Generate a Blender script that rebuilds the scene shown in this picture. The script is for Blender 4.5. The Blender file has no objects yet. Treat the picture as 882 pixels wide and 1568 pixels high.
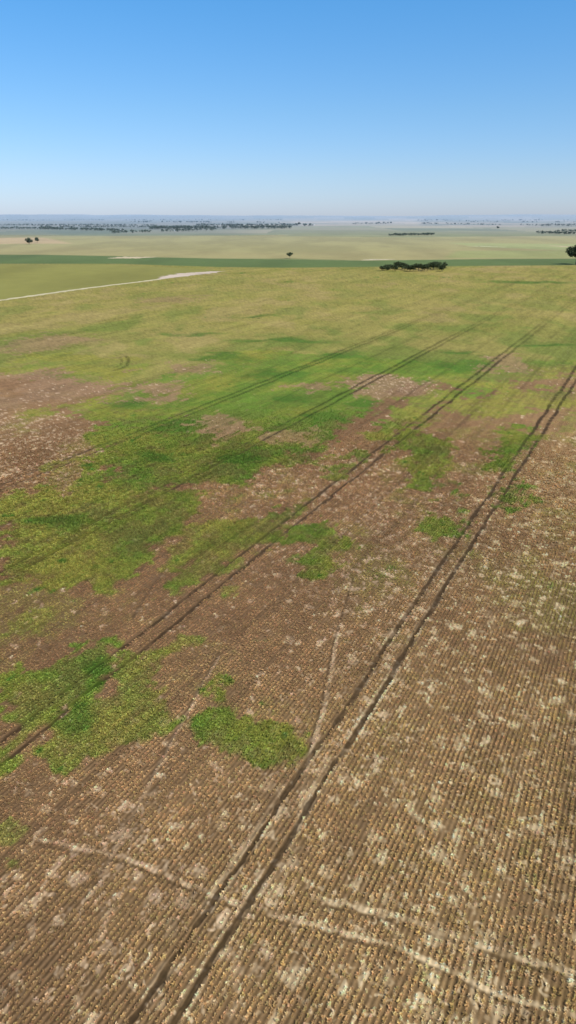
import bpy, math, numpy as np
from mathutils import Vector
rng = np.random.default_rng(7)
sc = bpy.context.scene
# ------------------------------------------------------------------ survey frame
H = 60.0; F = 1059.0; HY = 332.0; CX = 441.0; CY = 784.0
PITCH = math.atan((CY-HY)/F)
def gp(x, y):
    v = y-CY; t = H/(F*math.sin(PITCH)+v*math.cos(PITCH))
    return (t*(x-CX), t*(F*math.cos(PITCH)-v*math.sin(PITCH)))
def gps(pts): return np.array([gp(*p) for p in pts])
ALPHA = math.atan((1040-CX)/math.sqrt(F*F+(CY-HY)**2))
def UV(x, y):
    return x*math.cos(ALPHA)-y*math.sin(ALPHA), x*math.sin(ALPHA)+y*math.cos(ALPHA)
def XY(u, v):
    return u*math.cos(ALPHA)+v*math.sin(ALPHA), -u*math.sin(ALPHA)+v*math.cos(ALPHA)
def lin(c):
    c = np.array(c, float)/255.0
    return np.where(c <= 0.04045, c/12.92, ((c+0.055)/1.055)**2.4)
K = 0.84
def A(r, g, b): return lin((r, g, b))*K

# ------------------------------------------------------------------ numpy noise
def h2(ix, iy, s):
    n = (ix.astype(np.int64)*374761393 + iy.astype(np.int64)*668265263 + s*1442695041) & 0xffffffff
    n = ((n ^ (n >> 13))*1274126177) & 0xffffffff
    n = (n ^ (n >> 16)) & 0xffffffff
    return n.astype(np.float64)/4294967295.0
def vn(x, y, s=0):
    ix = np.floor(x); iy = np.floor(y); fx = x-ix; fy = y-iy
    fx = fx*fx*(3-2*fx); fy = fy*fy*(3-2*fy)
    a = h2(ix, iy, s); b = h2(ix+1, iy, s); c = h2(ix, iy+1, s); d = h2(ix+1, iy+1, s)
    return (a*(1-fx)+b*fx)*(1-fy)+(c*(1-fx)+d*fx)*fy
def fbm(x, y, s=0, o=4):
    t = 0; a = 1; w = 0
    for i in range(o):
        t = t+a*vn(x*2**i+17.3*i, y*2**i-9.1*i, s+i); w += a; a *= 0.55
    return t/w
def ss(a, b, x):
    t = np.clip((x-a)/(b-a), 0, 1); return t*t*(3-2*t)
def seg_d(px, py, a, b):
    ab = b-a; L = max((ab**2).sum(), 1e-9)
    t = np.clip(((px-a[0])*ab[0]+(py-a[1])*ab[1])/L, 0, 1)
    return np.hypot(px-a[0]-t*ab[0], py-a[1]-t*ab[1])
def poly_mask(X, Y, poly, soft, nz=None, nk=0.0):
    R = np.hypot(X, Y); out = np.zeros_like(X)
    m = soft*float(np.hypot(poly[:, 0], poly[:, 1]).max())*2.5
    lo = poly.min(0)-m; hi = poly.max(0)+m
    idx = np.where((X > lo[0]) & (X < hi[0]) & (Y > lo[1]) & (Y < hi[1]))[0]
    if len(idx) == 0: return out
    x = X[idx]; y = Y[idx]; d = np.full(len(idx), 1e9); ins = np.zeros(len(idx), bool)
    n = len(poly)
    for i in range(n):
        a = poly[i]; b = poly[(i+1) % n]
        d = np.minimum(d, seg_d(x, y, a, b))
        if a[1] != b[1]:
            c = ((a[1] > y) != (b[1] > y)) & (x < (b[0]-a[0])*(y-a[1])/(b[1]-a[1])+a[0])
            ins ^= c
    sd = np.where(ins, d, -d)/(soft*R[idx])
    v = 0.5+0.5*np.clip(sd, -2, 2)
    if nz is not None:
        v = v+nk*(nz[idx]-0.5)
        out[idx] = ss(0.36, 0.64, v)
    else:
        out[idx] = np.clip(v, 0, 1)
    return out
def line_d(X, Y, pts, reach):
    d = np.full_like(X, 1e9)
    lo = pts.min(0)-reach; hi = pts.max(0)+reach
    idx = np.where((X > lo[0]) & (X < hi[0]) & (Y > lo[1]) & (Y < hi[1]))[0]
    if len(idx) == 0: return d
    x = X[idx]; y = Y[idx]; e = np.full(len(idx), 1e9)
    for i in range(len(pts)-1):
        e = np.minimum(e, seg_d(x, y, pts[i], pts[i+1]))
    d[idx] = e
    return d
def mix(a, b, m): return a*(1-m[:, None])+np.asarray(b)*m[:, None]

# ------------------------------------------------------------------ paddock map (ground plan)
GREEN = [ # polygon, strength, yellowness
 ([(140,612),(200,590),(260,575),(330,548),(400,535),(520,540),(640,556),(720,566),(660,580),(590,598),(560,640),(510,660),(500,695),(440,700),(380,735),(300,745),(240,755),(160,778),(120,775),(145,730),(170,700),(155,665),(160,640),(130,630)], 1.0, 0.25),
 ([(0,770),(60,762),(130,765),(200,755),(310,748),(305,790),(250,830),(215,868),(160,902),(100,890),(60,882),(0,893)], 1.0, 0.6),
 ([(315,800),(400,790),(475,772),(445,808),(390,850),(330,882),(262,905),(232,892),(285,852)], 0.85, 0.5),
 ([(440,805),(500,800),(540,828),(500,880),(455,885),(445,862),(482,835),(430,828)], 1.0, 0.25),
 ([(0,1040),(60,1008),(110,982),(170,962),(185,1000),(150,1040),(120,1075),(80,1112),(30,1152),(0,1175)], 1.0, 0.45),
 ([(85,1112),(170,1035),(210,1000),(258,1015),(235,1055),(262,1082),(255,1112),(150,1150),(110,1162),(80,1152)], 0.85, 0.45),
 ([(280,1112),(320,1085),(350,1058),(375,1098),(440,1102),(478,1135),(465,1168),(400,1162),(330,1158),(290,1132)], 1.0, 0.2),
 ([(0,1232),(52,1245),(30,1272),(0,1272)], 0.6, 0.5),
 ([(0,1308),(26,1320),(18,1345),(0,1350)], 0.8, 0.5),
 ([(598,690),(622,655),(690,668),(692,700),(672,730),(640,756),(628,742),(650,715),(610,702)], 0.95, 0.5),
 ([(758,748),(800,738),(818,758),(785,776),(758,772)], 0.95, 0.2),
 ([(768,712),(796,655),(815,650),(808,690),(782,718)], 1.0, 0.2),
 ([(665,808),(700,788),(712,800),(692,820),(668,826)], 0.95, 0.2),
 ([(640,732),(705,736),(700,752),(640,752)], 0.9, 0.3),
 ([(500,725),(545,690),(568,695),(525,732)], 0.8, 0.3),
 ([(660,632),(750,600),(870,592),(900,615),(882,628),(800,626),(740,638)], 0.8, 0.75),
 ([(560,655),(625,608),(700,585),(760,590),(700,612),(645,650),(590,672)], 0.85, 0.5),
 ([(258,980),(302,985),(282,1006),(255,1006)], 0.7, 0.5),
 ([(25,950),(72,945),(62,982),(28,972)], 0.5, 0.5),
 ([(60,628),(120,612),(190,602),(185,642),(100,645)], 0.8, 0.5),
 ([(70,705),(110,700),(100,716),(70,716)], 0.6, 0.7),
 ([(0,760),(40,755),(30,770),(0,775)], 0.8, 0.6),
 ([(240,900),(275,890),(268,915),(240,915)], 0.7, 0.5),
 ([(335,895),(372,885),(360,905),(335,908)], 0.6, 0.5),
 ([(380,700),(470,680),(500,700),(430,722)], 0.75, 0.3),
 ([(680,765),(705,758),(700,778),(684,778)], 0.7, 0.4),
 ([(820,640),(900,632),(900,655),(840,660)], 0.5, 0.6),
 ([(700,610),(640,560),(882,548),(900,575),(780,590)], 0.75, 0.4),
 ([(0,560),(40,545),(180,545),(250,560),(190,575),(60,578)], 0.8, 0.7),
 ([(270,795),(390,788),(400,830),(330,850),(270,880),(240,870)], 0.6, 0.75),
]
BROWN = [
 ([(308,632),(362,628),(370,658),(340,668),(310,655)], 0.75),
 ([(185,592),(275,585),(280,607),(200,612)], 0.85),
 ([(440,655),(486,655),(480,675),(445,672)], 0.7),
 ([(530,592),(575,575),(655,585),(655,602),(560,610)], 0.85),
 ([(245,560),(325,556),(335,572),(260,574)], 0.75),
 ([(0,525),(90,515),(170,520),(60,537),(0,540)], 0.6),
 ([(225,458),(300,456),(300,462),(230,463)], 0.5),
 ([(465,597),(500,595),(505,606),(470,608)], 0.8),
 ([(755,552),(800,545),(810,565),(765,570)], 0.7),
 ([(0,572),(70,566),(165,585),(170,600),(60,618),(0,625)], 0.85),
 ([(330,660),(362,655),(360,672),(335,672)], 0.5),
 ([(385,865),(430,862),(425,880),(390,880)], 0.5),
]
DEEP = [(430,575,60,14),(205,617,40,10),(275,648,45,18),(500,640,45,14),(370,700,50,16),(350,548,60,8),(430,520,120,6),(520,545,60,8),(700,560,70,8),(830,528,70,5),(560,620,40,9),(90,800,60,16),(390,485,60,2.5),(820,432,90,3),(300,512,70,4),(140,1010,40,22),(120,1095,45,28),(700,540,50,5),(250,700,30,10),(430,610,50,10)]
brown_base = gps([(-700,566),(0,568),(150,584),(300,625),(450,645),(560,590),(700,582),(790,562),(882,556),(1600,556)])
brown_base = np.vstack([brown_base, [[900,-300],[-900,-300]]])
pale_zone = gps([(480,800),(560,720),(700,700),(900,700),(1250,800),(1250,1640),(-300,1640),(-300,1420),(0,1400),(130,1200),(350,1180),(480,1150),(520,900)])
pale_zone2 = gps([(-60,640),(100,630),(150,690),(110,745),(-60,745)])
pale_zone3 = gps([(560,570),(660,575),(650,600),(560,596)])
pale_zone4 = gps([(300,740),(480,700),(600,690),(620,900),(500,930),(420,900),(380,760)])
FIELDS = [ # far paddocks: polygon, colour
 ([(-900,336),(1900,336),(1900,352),(-900,352)], A(164,160,136)),
 ([(440,339),(640,337),(645,345),(470,347)], A(222,202,176)),
 ([(640,338),(900,339),(1500,340),(1500,352),(700,350)], A(164,156,132)),
 ([(-500,350),(430,352),(430,347),(560,345),(900,349),(1500,352),(1500,360),(-500,360)], A(168,168,120)),
 ([(60,353),(260,352),(500,349),(600,353),(400,360),(100,362)], A(148,154,108)),
 ([(560,346),(780,350),(700,352),(540,352)], A(156,162,114)),
 ([(-900,361),(300,361),(520,361),(882,357),(1900,357),(1900,377),(-900,400)], A(180,170,114)),
 ([(480,353),(882,357),(882,361),(640,363),(430,362)], A(148,152,98)),
 ([(-900,376),(100,378),(430,388),(882,376),(1900,376),(1900,400),(-900,400)], A(180,168,114)),
 ([(690,372),(900,374),(1300,374),(1300,386),(882,384),(730,378)], A(178,180,118)),
 ([(-900,362),(70,364),(110,373),(-900,377)], A(206,180,134)),
 ([(700,384),(1500,382),(1500,396),(680,395)], A(170,170,108)),
 ([(-900,391),(60,390),(170,392),(330,396),(450,396),(560,399),(780,396),(1900,395),(1900,405),(882,406),(640,408),(440,410),(340,409),(180,404),(-900,404)], A(108,126,72)),
 ([(-900,404),(180,405),(340,414),(250,427),(120,444),(0,459),(-900,520)], A(156,152,82)),
]
OLIVE = A(166,152,84); OLIVE2 = A(156,147,76); GRN = A(106,134,48); DGRN = A(78,114,40); YGRN = A(152,147,64)
BR_R = A(150,115,82); BR_T = A(180,148,98); BR_D = A(130,100,68); PALE = A(228,202,158); PINK = A(212,178,146)
def uof(x, y): return UV(*gp(x, y))[0]
T1L, T1R = uof(195,1568), uof(265,1560)
gapm = T1R-T1L
tc2, tc3 = uof(0,1152), uof(0,884)
tc4 = tc3-(tc2-tc3)
RUTS = [(T1L,1.0),(T1R,1.0),(tc2-gapm/2,1.0),(tc2+gapm/2,1.0),(tc3-gapm/2,1.0),(tc3+gapm/2,1.0),(tc4-gapm/2,0.85),(tc4+gapm/2,0.85),
        ((T1L+tc2)/2+3, 0.3), ((T1L+tc2)/2-4.5, 0.3), ((tc3+tc2)/2+3, 0.35), ((tc4+tc3)/2, 0.35)]
PALE_LINES = [([(517,975),(497,1080),(474,1160),(458,1240),(437,1330),(425,1372)],0.18,0.75),
 ([(140,1372),(190,1275),(262,1137),(335,1005)],0.18,0.55),
 ([(60,1285),(200,1315),(320,1368),(375,1388),(440,1405),(560,1436),(650,1465)],0.18,0.95),
 ([(480,1375),(600,1400),(720,1440),(800,1468),(900,1495)],0.22,1.0),
 ([(505,1422),(600,1448),(650,1466),(760,1520),(900,1560)],0.18,1.0),
 ([(715,1430),(722,1500),(725,1600)],0.17,0.8),
 ([(740,1445),(752,1500),(760,1600)],0.15,0.65),
 ([(375,1400),(430,1330),(470,1230),(500,1160)],0.24,0.7),
 ([(320,1372),(380,1290),(440,1190)],0.22,0.6)]
DARK_LINES = [([(172,568),(184,565),(194,560),(197,552),(194,546)],0.9,0.8),([(176,563),(185,559),(187,552),(183,547)],0.7,0.6),
 ([(200,950),(228,905),(262,858)],0.3,0.5),([(385,486),(398,488)],1.0,0.7),
 ([(542,880),(510,985),(490,1085),(468,1160)],0.2,0.6),([(225,1200),(268,1120),(335,1000)],0.22,0.6),([(130,1380),(180,1282)],0.2,0.5),
 ([(480,1384),(600,1410),(720,1450),(800,1478),(900,1506)],0.18,0.65),([(60,1293),(200,1324),(320,1377),(440,1415),(560,1446),(650,1474)],0.16,0.6),([(505,1431),(600,1457),(650,1475),(760,1529)],0.15,0.6)]
SPLATS = [(440,1330,12),(518,971,7),(598,967,6),(822,1272,14),(670,1312,15),(858,862,10),(30,1343,7),(320,1368,6),(188,1282,12),(262,1138,9),(482,1132,9),(345,742,6),(328,765,5),(480,748,6),(734,766,10),(820,960,9),(735,1448,11),(768,1330,10),(430,1360,9),(300,1330,8),(760,1210,14),(345,1245,8),(205,1342,9),(590,1022,7),(714,1130,9),(540,900,9),(545,875,7),(588,690,5),(650,826,5),(400,745,7),(365,1405,9),(785,1110,13),(860,1040,10),(715,1350,11),(500,1330,9),(640,1250,9),(560,1180,9),(270,1260,10),(700,960,7),(790,880,8),(600,880,7),(560,790,6),(700,870,6),(860,930,9)]
RS = 0.56; VS = 0.17
def rowwob(V): return 0.3*(vn(V/14, V*0, 401)-0.5)
def surface(X, Y):
    N = len(X); R = np.hypot(X, Y)
    U, V = UV(X, Y)
    far = ss(60, 500, R)
    n1 = fbm(X/3.0, Y/3.0, 11, 3); n2 = fbm(X/14.0, Y/14.0, 23, 4); n3 = fbm(X/60.0, Y/60.0, 37, 4)
    n0 = fbm(X/0.9, Y/0.9, 5, 2)
    st = fbm(U/0.7, V/9.0, 71, 3); st2 = fbm(U/5.0, V/60.0, 91, 3)
    edge = n1*(0.5-0.3*far)+n2*(0.35)+n3*(0.0+0.3*far)+0.2*st
    edge = 0.5+(edge-0.53)*2.0
    amp = 0.6+1.6*ss(80, 300, R)
    wx = X+(n2-0.5)*9*amp+(n1-0.5)*2.5*amp; wy = Y+(fbm(X/14+50, Y/14, 29, 3)-0.5)*14*amp+(n0-0.5)*1.0
    east = ss(-20, 35, U-T1L)
    br = mix(np.tile(BR_R, (N, 1)), BR_T, np.clip(0.25+0.6*east+(n2-0.5)*0.9+0.4*ss(110, 45, R), 0, 1))
    br = mix(br, BR_D, np.clip((n3-0.45)*2.0+0.15-0.3*east, 0, 0.6))
    br = mix(br, A(166,142,72), ss(0.52, 0.7, fbm(X/2.2, Y/2.2, 601, 3))*0.35*east)
    ol = mix(np.tile(OLIVE, (N, 1)), OLIVE2, ss(0.35, 0.65, n3))
    ol = mix(ol, YGRN, ss(0.5, 0.8, n2)*0.4)
    ol = mix(ol, A(130,136,64), ss(520, 300, R)*(0.3+0.5*ss(.4,.6,n3)))
    mot = fbm(X/24+9, Y/46, 501, 4)
    ol = mix(ol, A(114,130,56), ss(0.53, 0.68, mot)*(0.25+0.4*ss(700, 350, R)))
    ol = mix(ol, A(176,154,98), ss(0.44, 0.32, mot)*0.5)
    bm = poly_mask(wx, wy, brown_base, 0.05, edge, 1.2)
    col = mix(ol, br, bm); dry = bm.copy()
    fg = ss(0.50, 0.63, n2*0.5+n1*0.25+n3*0.25)*ss(0, 90, 130-U)*0.6*bm*ss(45, 100, R)
    col = mix(col, A(142,134,70), fg)
    for pts, s, yl in GREEN:
        m = poly_mask(wx, wy, gps(pts), 0.032, edge, 1.2)*s
        gcol = mix(np.tile(GRN, (N, 1)), YGRN, np.clip(yl+(n2-0.5)*2.2+(st-.5)*.6, 0, 1))
        m2 = m*(0.65+0.35*ss(0.3, 0.6, edge))
        col = col*(1-m2[:, None])+gcol*m2[:, None]; dry = dry*(1-m)
    for x, y, a, b in DEEP:
        cx, cy = gp(x, y); ax = a*H/(F*math.sin(PITCH)+(y-CY)*math.cos(PITCH))
        by = abs(gp(x, y+b)[1]-gp(x, y-b)[1])*0.5
        g = np.exp(-(((wx-cx)/ax)**2+((wy-cy)/by)**2)*1.2)
        m = ss(0.25, 0.9, g+(edge-0.5)*0.9)*0.75*(1-0.8*dry)
        col = mix(col, DGRN, m)
    for pts, s in BROWN:
        m = poly_mask(wx, wy, gps(pts), 0.04, edge, 1.5)*s
        col = mix(col, A(158,126,94), m); dry = np.maximum(dry, m)
    fm = np.zeros(N)
    fw = X+(n3-0.5)*6
    for pts, c in FIELDS:
        m = poly_mask(fw, Y, gps(pts), 0.006)
        cc = mix(np.tile(c, (N, 1)), np.asarray(c)*0.84, ss(0.35, 0.7, fbm(X/90., Y/300., 55, 4)))
        cc = cc*(1+0.16*(n2-0.5))[:, None]
        col = col*(1-m[:, None])+cc*m[:, None]; fm = np.maximum(fm, m)
    dry = dry*(1-fm)
    pf = ss(2300, 3200, R)
    if pf.max() > 0:
        ci = np.floor(X/620+0.3*vn(X/1500, Y/1500, 3)); cj = np.floor(Y/900+0.25*ci)
        r1 = h2(ci, cj, 77)
        pc = np.where((r1 < 0.3)[:, None], A(208,188,160), np.where((r1 < 0.6)[:, None], A(156,152,120), np.where((r1 < 0.8)[:, None], A(174,162,136), A(126,130,108))))
        xp = X/np.maximum(Y, 1)
        pc = mix(pc, A(84,104,112), ss(0.02, -0.12, xp)*0.6)
        col = mix(col, pc, pf*0.6)
    dens = 0.12+0.9*poly_mask(X, Y, pale_zone, 0.12)+0.9*poly_mask(X, Y, pale_zone2, 0.05)+0.8*poly_mask(X, Y, pale_zone3, 0.03)+0.7*poly_mask(X, Y, pale_zone4, 0.06)
    dens = np.clip(dens*(0.15+1.7*n2), 0, 0.95)*ss(420, 300, R)
    pale = np.zeros(N)
    near = np.where(R < 430)[0]
    xx = X[near]+(n0[near]-0.5)*1.6+(n1[near]-.5)*1.4; yy = Y[near]+(n1[near]-0.5)*2.4+(fbm(X[near]/0.7, Y[near]/0.7, 8, 2)-0.5)*1.6
    for cs, seed, r0, r1_ in ((2.3, 100, 0.28, 0.8), (1.1, 200, 0.18, 0.42)):
        gx = np.floor(xx/cs); gy = np.floor(yy/cs)
        for dx in (-1, 0, 1):
            for dy in (-1, 0, 1):
                cx = gx+dx; cy = gy+dy
                px = (cx+h2(cx, cy, seed))*cs; py = (cy+h2(cx, cy, seed+1))*cs
                on = h2(cx, cy, seed+2) < dens[near]*0.66
                rr = r0+(r1_-r0)*h2(cx, cy, seed+3)**1.7
                d = np.hypot(xx-px, (yy-py)*0.8)/rr
                pale[near] = np.maximum(pale[near], np.where(on, ss(1.25, 0.5, d)*(0.4+0.65*h2(cx, cy, seed+4)), 0))
    for x, y, r in SPLATS:
        cx, cy = gp(x, y); rm = r*H/(F*math.sin(PITCH)+(y-CY)*math.cos(PITCH))
        d = np.hypot(X-cx+(n0-0.5)*rm*2.4+(n1-.5)*rm*1.5, Y-cy+(n1-0.5)*rm*3.0)/rm
        pale = np.maximum(pale, ss(1.3, 0.4, d)*(1.0 if r < 9 else 0.85))
    for pts, w, s in PALE_LINES:
        d = line_d(X+(n1-0.5)*0.7, Y+(n0-0.5)*0.5, gps(pts), 6)
        pale = np.maximum(pale, ss(w*2.4, w*0.6, d)*s*(0.4+0.6*ss(0.35, 0.55, n0*0.6+n1*0.4)))
    pale *= np.clip(dry*1.2, 0.12, 1)
    pale = np.clip(pale*(0.85+0.4*(st-0.3)), 0, 1)
    col = mix(col, mix(np.tile(PALE, (N, 1)), PINK, np.clip(0.7-east+(n2-0.5), 0, 1)), pale)
    rut = np.zeros(N); wob = (fbm(V/12.0, V*0, 41, 3)-0.5)*0.9
    inmain = ss(1050, 820, R)
    for k, (u0, s) in enumerate(RUTS):
        w = (0.23+0.0017*R)*(0.75+0.5*vn(V/2.1, U*0+u0, 63))
        d = np.abs(U-u0+wob+(n0-0.5)*0.35)
        brk = 0.65+0.45*ss(0.25, 0.5, vn(V/0.9, U*0+u0, 61)*0.6+0.4*vn(V/7., U*0+u0, 67))
        rut = np.maximum(rut, ss(w*1.15, w*0.6, d)*s*brk*(1-0.72*ss(260, 520, R))*(1-0.1*(1-dry)))
    rut = np.clip(rut, 0, 1)*inmain
    for pts, w, s in DARK_LINES:
        d = line_d(X, Y, gps(pts), 8); rut = np.maximum(rut, ss(w*1.3, w*0.5, d)*s*ss(.25,.5,n0))
    berm = np.zeros(N)
    for u0, s in RUTS[:2]:
        d = np.abs(np.abs(U-u0+wob)-0.5)
        berm = np.maximum(berm, ss(0.35, 0.05, d)*0.6*ss(0.4, 0.6, n1)*ss(200, 60, R))
    col = mix(col, PALE, berm*(1-rut)*np.clip(dry, 0.1, 1))
    rc = mix(col*0.32, A(82,64,46)*0.65, dry*0.6)  # rut soil colour darkened to stand in for shade from adjacent crop
    cover = np.clip(1.0-0.3*pale-1.0*rut*1.6-0.3*berm, 0, 1)
    tone = (1+0.5*(st-0.5)*(1-fm)+0.35*(st2-0.5)*(1-fm)+0.4*(n0-0.5)*(1-fm)+0.3*(n1-0.5)*(1-fm))
    col = col*tone[:, None]
    return col, rc, rut, cover, dry, pale, fm
def hill_z(X, Y):
    R = np.hypot(X, Y); az = np.arctan2(X, Y)
    a = ss(6000, 10000, R)*18*fbm(X/2600., Y/2600., 301, 3)
    b = ss(12000, 21000, R)*(30+120*fbm(az*9+3, R/9000., 311, 4))
    return a+b*ss(52000, 30000, R)
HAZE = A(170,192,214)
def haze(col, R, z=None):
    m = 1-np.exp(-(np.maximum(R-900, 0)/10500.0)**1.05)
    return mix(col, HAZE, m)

# ------------------------------------------------------------------ helpers
def new_mesh(name, verts, faces_flat, nper, cols=None):
    me = bpy.data.meshes.new(name)
    nv = len(verts); nf = len(faces_flat)//nper
    me.vertices.add(nv); me.vertices.foreach_set("co", np.asarray(verts, np.float32).ravel())
    me.loops.add(len(faces_flat)); me.loops.foreach_set("vertex_index", np.asarray(faces_flat, np.int32))
    me.polygons.add(nf); me.polygons.foreach_set("loop_start", np.arange(0, nf*nper, nper, dtype=np.int32))
    try: me.polygons.foreach_set("loop_total", np.full(nf, nper, np.int32))
    except Exception: pass
    me.update(calc_edges=True)
    if cols is not None:
        at = me.color_attributes.new("tint", 'FLOAT_COLOR', 'POINT')
        c4 = np.ones((nv, 4), np.float32); c4[:, :3] = cols
        at.data.foreach_set("color", c4.ravel())
    return me
def add_obj(name, me, mat, parent=None):
    ob = bpy.data.objects.new(name, me); sc.collection.objects.link(ob)
    if mat: me.materials.append(mat)
    if parent: ob.parent = parent
    return ob
def nodes_of(m):
    m.use_nodes = True; nt = m.node_tree; return nt, nt.nodes, nt.links
def tint_mat(name, rough=0.95, atype='GEOMETRY', nscale=3.0, namt=0.25, bump=0.0, spec=0.1):
    m = bpy.data.materials.new(name); nt, N, L = nodes_of(m)
    b = N["Principled BSDF"]; b.inputs["Roughness"].default_value = rough
    b.inputs["Specular IOR Level"].default_value = spec
    at = N.new("ShaderNodeAttribute"); at.attribute_type = atype; at.attribute_name = "tint"
    geo = N.new("ShaderNodeNewGeometry")
    nz = N.new("ShaderNodeTexNoise"); nz.inputs["Scale"].default_value = nscale; nz.inputs["Detail"].default_value = 5
    L.new(geo.outputs["Position"], nz.inputs["Vector"])
    mr = N.new("ShaderNodeMapRange"); mr.inputs["From Min"].default_value = 0.3; mr.inputs["From Max"].default_value = 0.7
    mr.inputs["To Min"].default_value = 1-namt; mr.inputs["To Max"].default_value = 1+namt
    L.new(nz.outputs["Fac"], mr.inputs["Value"])
    vm = N.new("ShaderNodeVectorMath"); vm.operation = 'SCALE'
    L.new(at.outputs["Color"], vm.inputs[0]); L.new(mr.outputs["Result"], vm.inputs["Scale"])
    L.new(vm.outputs[0], b.inputs["Base Color"])
    if bump > 0:
        bp = N.new("ShaderNodeBump"); bp.inputs["Strength"].default_value = 0.6; bp.inputs["Distance"].default_value = bump
        L.new(nz.outputs["Fac"], bp.inputs["Height"]); L.new(bp.outputs["Normal"], b.inputs["Normal"])
    return m
ground_mat = tint_mat("soil_and_crop", nscale=2.2, namt=0.16, bump=0.12)
leaf_mat = tint_mat("foliage", nscale=1.0, namt=0.2)
crop_mat = tint_mat("crop_plants", atype='INSTANCER', nscale=1.5, namt=0.15)

# ------------------------------------------------------------------ ground sheet
ys = np.concatenate([np.arange(1720, 420, -1.3), np.arange(420, 336, -0.8), np.array([336,335.4,335,334.6,334.2,333.8,333.4,333.1])])
radii = np.array([gp(CX, y)[1] for y in ys])
radii = np.concatenate([[1.0, 6.0, 12.0, 18.0], radii[radii > 20]])
fine = np.radians(np.linspace(-36, 36, 960)); side = np.radians(np.linspace(36, 324, 90))[1:-1]
az = np.concatenate([fine, side]); nr = len(radii); na = len(az)
AZ, RR = np.meshgrid(az, radii); X = (RR*np.sin(AZ)).ravel(); Y = (RR*np.cos(AZ)).ravel()
col, rc, rut, cover, dry, pale, fm = surface(X, Y)
Rg = np.hypot(X, Y)
INST_FAR = 260.0
wcov = ss(110, 240, Rg)
Ug, Vg = UV(X, Y)
ph = 0.5+0.5*np.cos(2*math.pi*(Ug-rowwob(Vg)+235)/RS)        # drill row phase; paints shade between rows into the soil colour
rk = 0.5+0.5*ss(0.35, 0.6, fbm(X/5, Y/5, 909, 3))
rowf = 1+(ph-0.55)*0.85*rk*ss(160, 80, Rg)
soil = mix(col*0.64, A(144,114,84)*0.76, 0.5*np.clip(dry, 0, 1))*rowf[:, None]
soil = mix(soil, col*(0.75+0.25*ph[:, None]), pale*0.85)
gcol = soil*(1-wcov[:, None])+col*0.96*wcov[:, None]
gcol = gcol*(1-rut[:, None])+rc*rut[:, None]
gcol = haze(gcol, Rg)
Z = hill_z(X, Y)-0.08*rut*ss(200, 100, Rg)+0.035*(ph-1)*ss(110, 60, Rg)
i = np.arange(nr-1)[:, None]; j = np.arange(na)[None, :]; j2 = (j+1) % na
quads = np.stack([i*na+j, i*na+j2, (i+1)*na+j2, (i+1)*na+j], -1).reshape(-1)
quads = quads.reshape(-1, 4)[:, ::-1].ravel()
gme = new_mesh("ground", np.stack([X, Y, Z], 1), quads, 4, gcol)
if gme.polygons[0].normal.z < 0: gme.flip_normals()
ground = add_obj("ground", gme, ground_mat)
gme.polygons.foreach_set("use_smooth", np.ones(len(gme.polygons), bool))

# ------------------------------------------------------------------ crop plants (instanced)
variants = bpy.data.collections.new("crop_plant_variants")
for k in range(8):
    vs = []; fs = []
    nb = 20
    for b in range(nb):
        a = rng.uniform(0, 2*math.pi); lean = rng.uniform(0.1, 1.0); L = rng.uniform(0.6, 1.2)
        wd = rng.uniform(0.06, 0.12)
        d = np.array([math.cos(a), math.sin(a), 0]); s = np.array([-math.sin(a), math.cos(a), 0])
        base = d*rng.uniform(0, 0.2)
        mid = base+d*lean*0.4*L+np.array([0, 0, 0.8*L*(1-lean*0.35)])
        tip = base+d*lean*0.9*L+np.array([0, 0, 1.05*L*(1-lean*0.5)])
        n = len(vs)
        vs += [base-s*wd*.4, base+s*wd*.4, mid+s*wd, mid-s*wd, tip+s*wd*.5, tip-s*wd*.5]
        fs += [n, n+1, n+2, n+3, n+3, n+2, n+4, n+5]
    me = new_mesh("crop_plant", np.array(vs), fs, 4); me.materials.append(crop_mat)
    variants.objects.link(bpy.data.objects.new("crop_plant", me))
us = np.arange(-235, 120, RS); vvs = np.arange(-40, 290, VS)
UU, VV = np.meshgrid(us, vvs); UU = UU.ravel(); VV = VV.ravel()
PX, PY = XY(UU, VV); PR = np.hypot(PX, PY)
keep = (PY > 20) & (PR < INST_FAR+2) & (np.abs(PX) < 0.47*PY+17)
keep &= rng.uniform(size=len(PR)) < (1-0.93*ss(95, INST_FAR, PR))
UU = UU[keep]; VV = VV[keep]
VV = VV+h2(np.floor(UU/RS+0.5), UU*0, 71)*VS*3+rng.uniform(-0.15, 0.15, len(VV))
UU = UU+rng.normal(0, 0.045, len(UU))+rowwob(VV)+0.10*(vn(UU/RS*3.3, VV/1.6, 402)-0.5)
PX, PY = XY(UU, VV); PR = np.hypot(PX, PY)
c, rc2, rt, cov, dr, pl, _ = surface(PX, PY)
gapn = fbm(PX/0.8, PY/0.8, 808, 2)
kp = (rng.uniform(size=len(PX)) < cov) & ((gapn > 0.32) | (dr < .5))
PX, PY, PR, c, dr, pl = PX[kp], PY[kp], PR[kp], c[kp], dr[kp], pl[kp]
n = len(PX); print("plants", n)
gain = 1.72*dr+1.38*(1-dr)
lum = c.mean(1)[:, None]; ds = (0.08*(1-dr)+0.03*dr)[:, None]
c = c*(1-ds)+lum*ds*np.array([1.1, 1.05, 0.75])
c = c*(gain[:, None]*rng.uniform(0.70, 1.28, (n, 1)))*(1+rng.normal(0, 0.05, (n, 3)))
c = np.clip(c, 0.01, 0.85)
size = 0.20*rng.uniform(0.6, 1.4, n)*np.where(dr > 0.5, 1.0, 1.3)*(1-0.1*pl)*(1+0.5*ss(90, 180, PR))*(1-0.75*ss(175, 258, PR))
pme = bpy.data.meshes.new("crop_rows"); pme.vertices.add(n)
pme.vertices.foreach_set("co", np.stack([PX, PY, np.full(n, -0.01)], 1).astype(np.float32).ravel())
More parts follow.
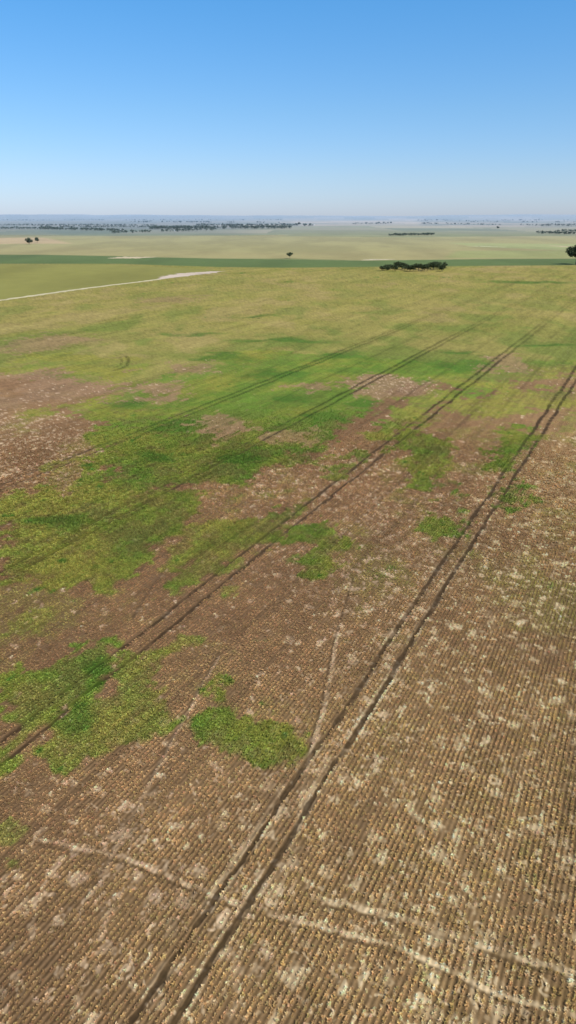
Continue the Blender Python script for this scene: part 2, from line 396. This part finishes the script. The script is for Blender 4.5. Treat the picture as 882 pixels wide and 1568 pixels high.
at = pme.attributes.new("tint", 'FLOAT_COLOR', 'POINT'); c4 = np.ones((n, 4), np.float32); c4[:, :3] = c
at.data.foreach_set("color", c4.ravel())
a2 = pme.attributes.new("size", 'FLOAT', 'POINT'); a2.data.foreach_set("value", size.astype(np.float32))
a3 = pme.attributes.new("spin", 'FLOAT_VECTOR', 'POINT')
sp = np.zeros((n, 3), np.float32); sp[:, 2] = rng.uniform(0, 6.28, n); sp[:, 0] = rng.normal(0, .15, n)
a3.data.foreach_set("vector", sp.ravel())
crop = add_obj("crop_rows", pme, None)
ng = bpy.data.node_groups.new("scatter_crop", 'GeometryNodeTree')
ng.interface.new_socket("Geometry", in_out='INPUT', socket_type='NodeSocketGeometry')
ng.interface.new_socket("Geometry", in_out='OUTPUT', socket_type='NodeSocketGeometry')
gi = ng.nodes.new("NodeGroupInput"); go = ng.nodes.new("NodeGroupOutput")
ci = ng.nodes.new("GeometryNodeCollectionInfo"); ci.inputs["Collection"].default_value = variants
ci.inputs["Separate Children"].default_value = True; ci.inputs["Reset Children"].default_value = True
ip = ng.nodes.new("GeometryNodeInstanceOnPoints"); ip.inputs["Pick Instance"].default_value = True
def na_(nm, t):
    q = ng.nodes.new("GeometryNodeInputNamedAttribute"); q.data_type = t; q.inputs["Name"].default_value = nm
    return [o for o in q.outputs if o.enabled and o.name == "Attribute"][0]
LK = ng.links.new
LK(gi.outputs[0], ip.inputs["Points"]); LK(ci.outputs[0], ip.inputs["Instance"])
LK(na_("size", 'FLOAT'), ip.inputs["Scale"])
LK(na_("spin", 'FLOAT_VECTOR'), ip.inputs["Rotation"])
LK(ip.outputs[0], go.inputs[0])
md = crop.modifiers.new("scatter", 'NODES'); md.node_group = ng

# ------------------------------------------------------------------ trees
def tube(vs, fs, cs, p0, p1, r0, r1, colr, k=6):
    p0 = np.array(p0, float); p1 = np.array(p1, float); d = p1-p0; d /= np.linalg.norm(d)+1e-9
    a = np.cross(d, [0.3, 1, 0.1]); a /= np.linalg.norm(a); b = np.cross(d, a); n = len(vs)
    for p, r in ((p0, r0), (p1, r1)):
        for q in range(k):
            t = 2*math.pi*q/k; vs.append(p+a*r*math.cos(t)+b*r*math.sin(t)); cs.append(colr)
    for q in range(k):
        q2 = (q+1) % k
        fs += [n+q, n+q2, n+k+q2, n+q, n+k+q2, n+k+q]
def tree_geo(pos, h, w, nleaf, leaf, dist, dark=(0.045, 0.06, 0.028)):
    vs = []; fs = []; cs = []
    bark = np.array([0.16, 0.13, 0.10]); pos = np.array([pos[0], pos[1], 0.0]); dark = np.array(dark)
    fork = pos+np.array([rng.normal(0, .03)*h, rng.normal(0, .03)*h, h*0.3])
    tube(vs, fs, cs, pos-np.array([0, 0, .2]), fork, h*0.035, h*0.022, bark)
    nc = 7 if nleaf > 200 else 4
    cent = []
    for q in range(nc):
        a = 2*math.pi*q/nc+rng.uniform(-.5, .5); rr = w*0.5*rng.uniform(0.3, 0.75); zz = h*rng.uniform(0.42, 0.85)
        p = pos+np.array([math.cos(a)*rr, math.sin(a)*rr, zz]); cent.append((p, w*rng.uniform(.17, .28)))
        if nleaf > 60: tube(vs, fs, cs, fork, p, h*0.014, h*0.005, bark, 4)
    cent.append((pos+np.array([0, 0, h*0.82]), w*0.22))
    if nleaf > 60: tube(vs, fs, cs, fork, cent[-1][0], h*0.016, h*0.005, bark, 4)
    for q in range(nleaf):
        p0, rad = cent[rng.integers(len(cent))]
        d = rng.normal(size=3); d /= np.linalg.norm(d); p = p0+d*rad*rng.uniform(0.4, 1.05)*np.array([1, 1, 0.75])
        p[2] = min(p[2], h); t = rng.normal(size=(3, 3))*leaf
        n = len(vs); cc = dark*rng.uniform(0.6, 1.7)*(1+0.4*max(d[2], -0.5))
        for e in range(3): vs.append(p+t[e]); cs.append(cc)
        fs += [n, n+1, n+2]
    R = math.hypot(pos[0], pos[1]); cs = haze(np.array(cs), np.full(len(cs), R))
    return np.array(vs), np.array(fs), cs
def build_trees(name, specs):
    V = []; Fc = []; C = []; o = 0
    for s in specs:
        v, f, c_ = tree_geo(*s)
        v[:, 2] += hill_z(np.array([s[0][0]]), np.array([s[0][1]]))[0]
        V.append(v); Fc.append(f+o); C.append(c_); o += len(v)
    me = new_mesh(name, np.vstack(V), np.concatenate(Fc), 3, np.vstack(C))
    return add_obj(name, me, leaf_mat)
def mpp(y): return H/(F*math.sin(PITCH)+(y-CY)*math.cos(PITCH))
def single(name, x, y, hp, wp, nl=1500):
    s = mpp(y)
    build_trees(name, [(gp(x, y), hp*s*0.92, wp*s, nl, 0.035*wp*s, 0)])
single("gum_tree", 444, 396, 10, 9.5)
single("gum_tree", 45, 374, 10, 12)
single("gum_tree", 57, 372, 9, 8)
single("gum_tree", 882, 405, 32, 28, 4000)
single("gum_tree", 458, 344.5, 4, 5)
sp_ = []
for q in range(30):
    x = 588+(q+rng.uniform(-.6, .6))*93/29; y = rng.uniform(411, 416); s = mpp(y)
    sp_.append((gp(x, y), rng.uniform(8, 12.5)*s*.9*(0.72 if x < 602 else 1), rng.uniform(9, 14)*s, 600, 0.42, 0))
build_trees("tree_clump", sp_)
def belt(x0, y0, x1, y1, hp, n, gap=0.3, dark=(0.045, 0.06, 0.028), jy=0.6, name="tree_belt"):
    out = []
    for q in range(n):
        t = rng.uniform()
        if vn(np.array([t*n*0.12]), np.array([y0*3.1+x0]), 9)[0] < gap: continue
        x = x0+(x1-x0)*t; y = y0+(y1-y0)*t+rng.normal(0, jy*0.5); y = max(y, 335.5); s = mpp(y)
        hh = hp*rng.uniform(.65, 1.15)*s
        out.append((gp(x, y), hh, hh*rng.uniform(1.0, 1.7), 50, 0.11*hh, 0, dark))
    if out: build_trees(name, out)
belt(596, 361, 665, 360, 3.2, 130, 0.05)
belt(822, 357.5, 884, 359, 3.6, 70, 0.15)
belt(845, 355, 990, 357, 3.8, 80, 0.2)
belt(-200, 350.5, 70, 351, 3.2, 260, 0.08)
belt(60, 351, 190, 354, 3.6, 190, 0.1)
belt(165, 357.5, 330, 353, 4.0, 110, 0.3)
belt(230, 351, 445, 350, 4.6, 300, 0.1)
belt(300, 346, 480, 346, 3.4, 160, 0.25)
belt(-200, 345, 240, 346, 2.5, 340, 0.15)
belt(60, 348, 330, 348.5, 2.6, 240, 0.2)
belt(200, 341, 440, 342, 2.0, 220, 0.3)
belt(540, 344, 600, 342.5, 2.6, 35, 0.3)
belt(640, 338.8, 900, 338.5, 1.6, 110, 0.35)
belt(640, 343, 900, 347, 2.2, 130, 0.45)
belt(700, 340.5, 1000, 342, 2.0, 110, 0.4)
belt(-200, 338.5, 440, 338.5, 1.5, 200, 0.3)
belt(830, 346, 1000, 345, 3.0, 90, 0.3)
single("gum_tree", 762, 350, 3.4, 5)

# ------------------------------------------------------------------ dirt tracks
def ribbon(name, pts, wl, z=0.03, colr=A(200,186,160)):
    P = gps(pts); Q = []; W = []
    for k in range(len(P)-1):
        m = 24
        for q in range(m): Q.append(P[k]+(P[k+1]-P[k])*q/m); W.append(wl[k]+(wl[k+1]-wl[k])*q/m)
    Q.append(P[-1]); W.append(wl[-1]); Q = np.array(Q); W = np.array(W)
    T = np.gradient(Q, axis=0); T /= np.linalg.norm(T, axis=1)[:, None]; Nn = np.stack([T[:, 1], -T[:, 0]], 1)
    jl = 1+0.25*rng.normal(size=len(Q)); jr = 1+0.25*rng.normal(size=len(Q))
    a = Q+Nn*(W*.5*jl)[:, None]; b = Q-Nn*(W*.5*jr)[:, None]; n = len(Q)
    vs = np.zeros((2*n, 3)); vs[:n, :2] = a; vs[n:, :2] = b; vs[:, 2] = z
    f = []
    for k in range(n-1): f += [k, k+1, n+k+1, n+k]
    cc = np.tile(colr, (2*n, 1))*rng.uniform(.85, 1.08, (2*n, 1))
    me = new_mesh(name, vs, f, 4, cc)
    if me.polygons[0].normal.z < 0: me.flip_normals()
    return add_obj(name, me, ground_mat)
ribbon("dirt_track", [(-260,500),(0,460),(120,443),(245,427.5),(300,418),(345,415)], [6,7,7,7,5,3], colr=A(212,200,160))
ribbon("bare_ground_patch", [(243,427.5),(262,423.5),(300,418.5),(336,415.5)], [3,22,34,8], z=0.05, colr=A(220,200,178))
ribbon("dirt_track", [(165,395.5),(200,394.5),(240,393.5)], [6,60,5], colr=A(212,194,158))
ribbon("dirt_track", [(240,394),(400,396.5),(560,399),(700,397),(930,395.5)], [5,6,7,6,5], z=0.045, colr=A(172,168,120))
ribbon("dirt_track", [(553,398.5),(575,397.5),(605,397)], [5,26,5], z=0.06, colr=A(212,200,165))
ribbon("dirt_track", [(715,377),(735,377),(775,378.5)], [5,26,8], z=0.03, colr=A(212,210,168))
ribbon("dirt_track", [(840,376),(870,377.5),(930,378.5)], [8,34,8], z=0.05, colr=A(212,194,158))
ribbon("dirt_track", [(380,363),(480,362),(600,363)], [6,7,6], z=0.05, colr=A(190,182,130))

# ------------------------------------------------------------------ farm sheds
def shed(x, y, wm, dm, hm, ang):
    gx, gy = gp(x, y); emp = bpy.data.objects.new("farm_shed", None); sc.collection.objects.link(emp); emp.location = (gx, gy, 0)
    emp.rotation_euler[2] = ang
    w, d, e, r = wm/2, dm/2, hm*.65, hm
    v = [(-w,-d,0),(w,-d,0),(w,d,0),(-w,d,0),(-w,-d,e),(w,-d,e),(w,d,e),(-w,d,e),(-w,0,r),(w,0,r)]
    f = [(0,1,5,4),(2,3,7,6),(1,2,6,9,5),(3,0,4,8,7)]
    me = bpy.data.meshes.new("walls"); me.from_pydata(v, [], f); m = bpy.data.materials.new("shed_wall"); nt, N, L = nodes_of(m)
    wv = N.new("ShaderNodeTexWave"); wv.inputs["Scale"].default_value = 4; rp = N.new("ShaderNodeValToRGB")
    rp.color_ramp.elements[0].color = (.5,.5,.5,1); rp.color_ramp.elements[1].color = (.62,.63,.64,1)
    L.new(wv.outputs["Fac"], rp.inputs[0]); L.new(rp.outputs[0], N["Principled BSDF"].inputs["Base Color"])
    add_obj("walls", me, m, emp)
    o = 0.6
    v = [(-w-o,-d-o,e-.2),(w+o,-d-o,e-.2),(w+o,0,r+.15),(-w-o,0,r+.15),(w+o,d+o,e-.2),(-w-o,d+o,e-.2)]
    me = bpy.data.meshes.new("roof"); me.from_pydata(v, [], [(0,1,2,3),(3,2,4,5)])
    m2 = m.copy(); m2.name = "shed_roof"
    rr = [q for q in m2.node_tree.nodes if q.type == 'VALTORGB'][0]
    rr.color_ramp.elements[0].color = (.62,.64,.66,1); rr.color_ramp.elements[1].color = (.7,.7,.7,1)
    add_obj("roof", me, m2, emp)
    me = bpy.data.meshes.new("door"); me.from_pydata([(-w*.3,-d-.05,0),(w*.3,-d-.05,0),(w*.3,-d-.05,e*.8),(-w*.3,-d-.05,e*.8)], [], [(0,1,2,3)])
    m3 = bpy.data.materials.new("shed_door"); nt, N, L = nodes_of(m3); N["Principled BSDF"].inputs["Base Color"].default_value = (.12,.13,.15,1)
    add_obj("door", me, m3, emp)
shed(272, 354.2, 28, 12, 6.5, 0.2)
shed(186, 353.5, 20, 12, 6, -0.3)
shed(478, 345, 34, 14, 7, 0.1)

# ------------------------------------------------------------------ light, sky, camera
SUN_EL, SUN_AZ = 49.0, 127.0
sd = Vector((math.sin(math.radians(SUN_AZ))*math.cos(math.radians(SUN_EL)), math.cos(math.radians(SUN_AZ))*math.cos(math.radians(SUN_EL)), math.sin(math.radians(SUN_EL))))
sl = bpy.data.lights.new("sun", 'SUN'); sl.energy = 4.5; sl.angle = math.radians(0.53); sl.color = (1.0, 0.95, 0.86)
so = bpy.data.objects.new("sun", sl); sc.collection.objects.link(so); so.rotation_euler = (-sd).to_track_quat('-Z', 'Y').to_euler()
w = bpy.data.worlds.new("World"); sc.world = w; w.use_nodes = True
N = w.node_tree.nodes; L = w.node_tree.links; bg = N["Background"]; bg.inputs[1].default_value = 0.1
sky = N.new("ShaderNodeTexSky"); sky.sky_type = 'NISHITA'; sky.sun_disc = False
sky.sun_elevation = math.radians(SUN_EL); sky.sun_rotation = math.radians(SUN_AZ)
sky.air_density = 1.0; sky.dust_density = 0.3; sky.ozone_density = 2.0; sky.altitude = 100
tc = N.new("ShaderNodeTexCoord"); sx = N.new("ShaderNodeSeparateXYZ"); L.new(tc.outputs["Generated"], sx.inputs[0])
rp = N.new("ShaderNodeValToRGB"); L.new(sx.outputs["Z"], rp.inputs[0])
def rs(pos, c, e=None):
    e = e or rp.color_ramp.elements.new(pos); e.position = pos; e.color = (c[0]/2, c[1]/2, c[2]/2, 1)
rs(0.0, (.80,.97,1.55), rp.color_ramp.elements[0]); rs(1.0, (1,1,1.0), rp.color_ramp.elements[1])
rs(0.05, (.80,1.0,1.42)); rs(0.12, (.72,1.06,1.42)); rs(0.24, (.54,1.16,1.6)); rs(0.45, (.75,.95,1.15))
m1 = N.new("ShaderNodeVectorMath"); m1.operation = 'MULTIPLY'; m2 = N.new("ShaderNodeVectorMath"); m2.operation = 'SCALE'; m2.inputs["Scale"].default_value = 2.0
L.new(sky.outputs[0], m1.inputs[0]); L.new(rp.outputs[0], m1.inputs[1]); L.new(m1.outputs[0], m2.inputs[0]); L.new(m2.outputs[0], bg.inputs[0])
sc.view_settings.view_transform = 'Standard'; sc.view_settings.look = 'None'; sc.view_settings.exposure = 0
cam = bpy.data.cameras.new("camera"); co = bpy.data.objects.new("camera", cam); sc.collection.objects.link(co)
cam.sensor_fit = 'VERTICAL'; cam.sensor_height = 36; cam.lens = 18/(784/F); cam.clip_end = 200000; cam.clip_start = 0.5
co.location = (0, 0, H); co.rotation_euler = (math.pi/2-PITCH, 0, 0); sc.camera = co
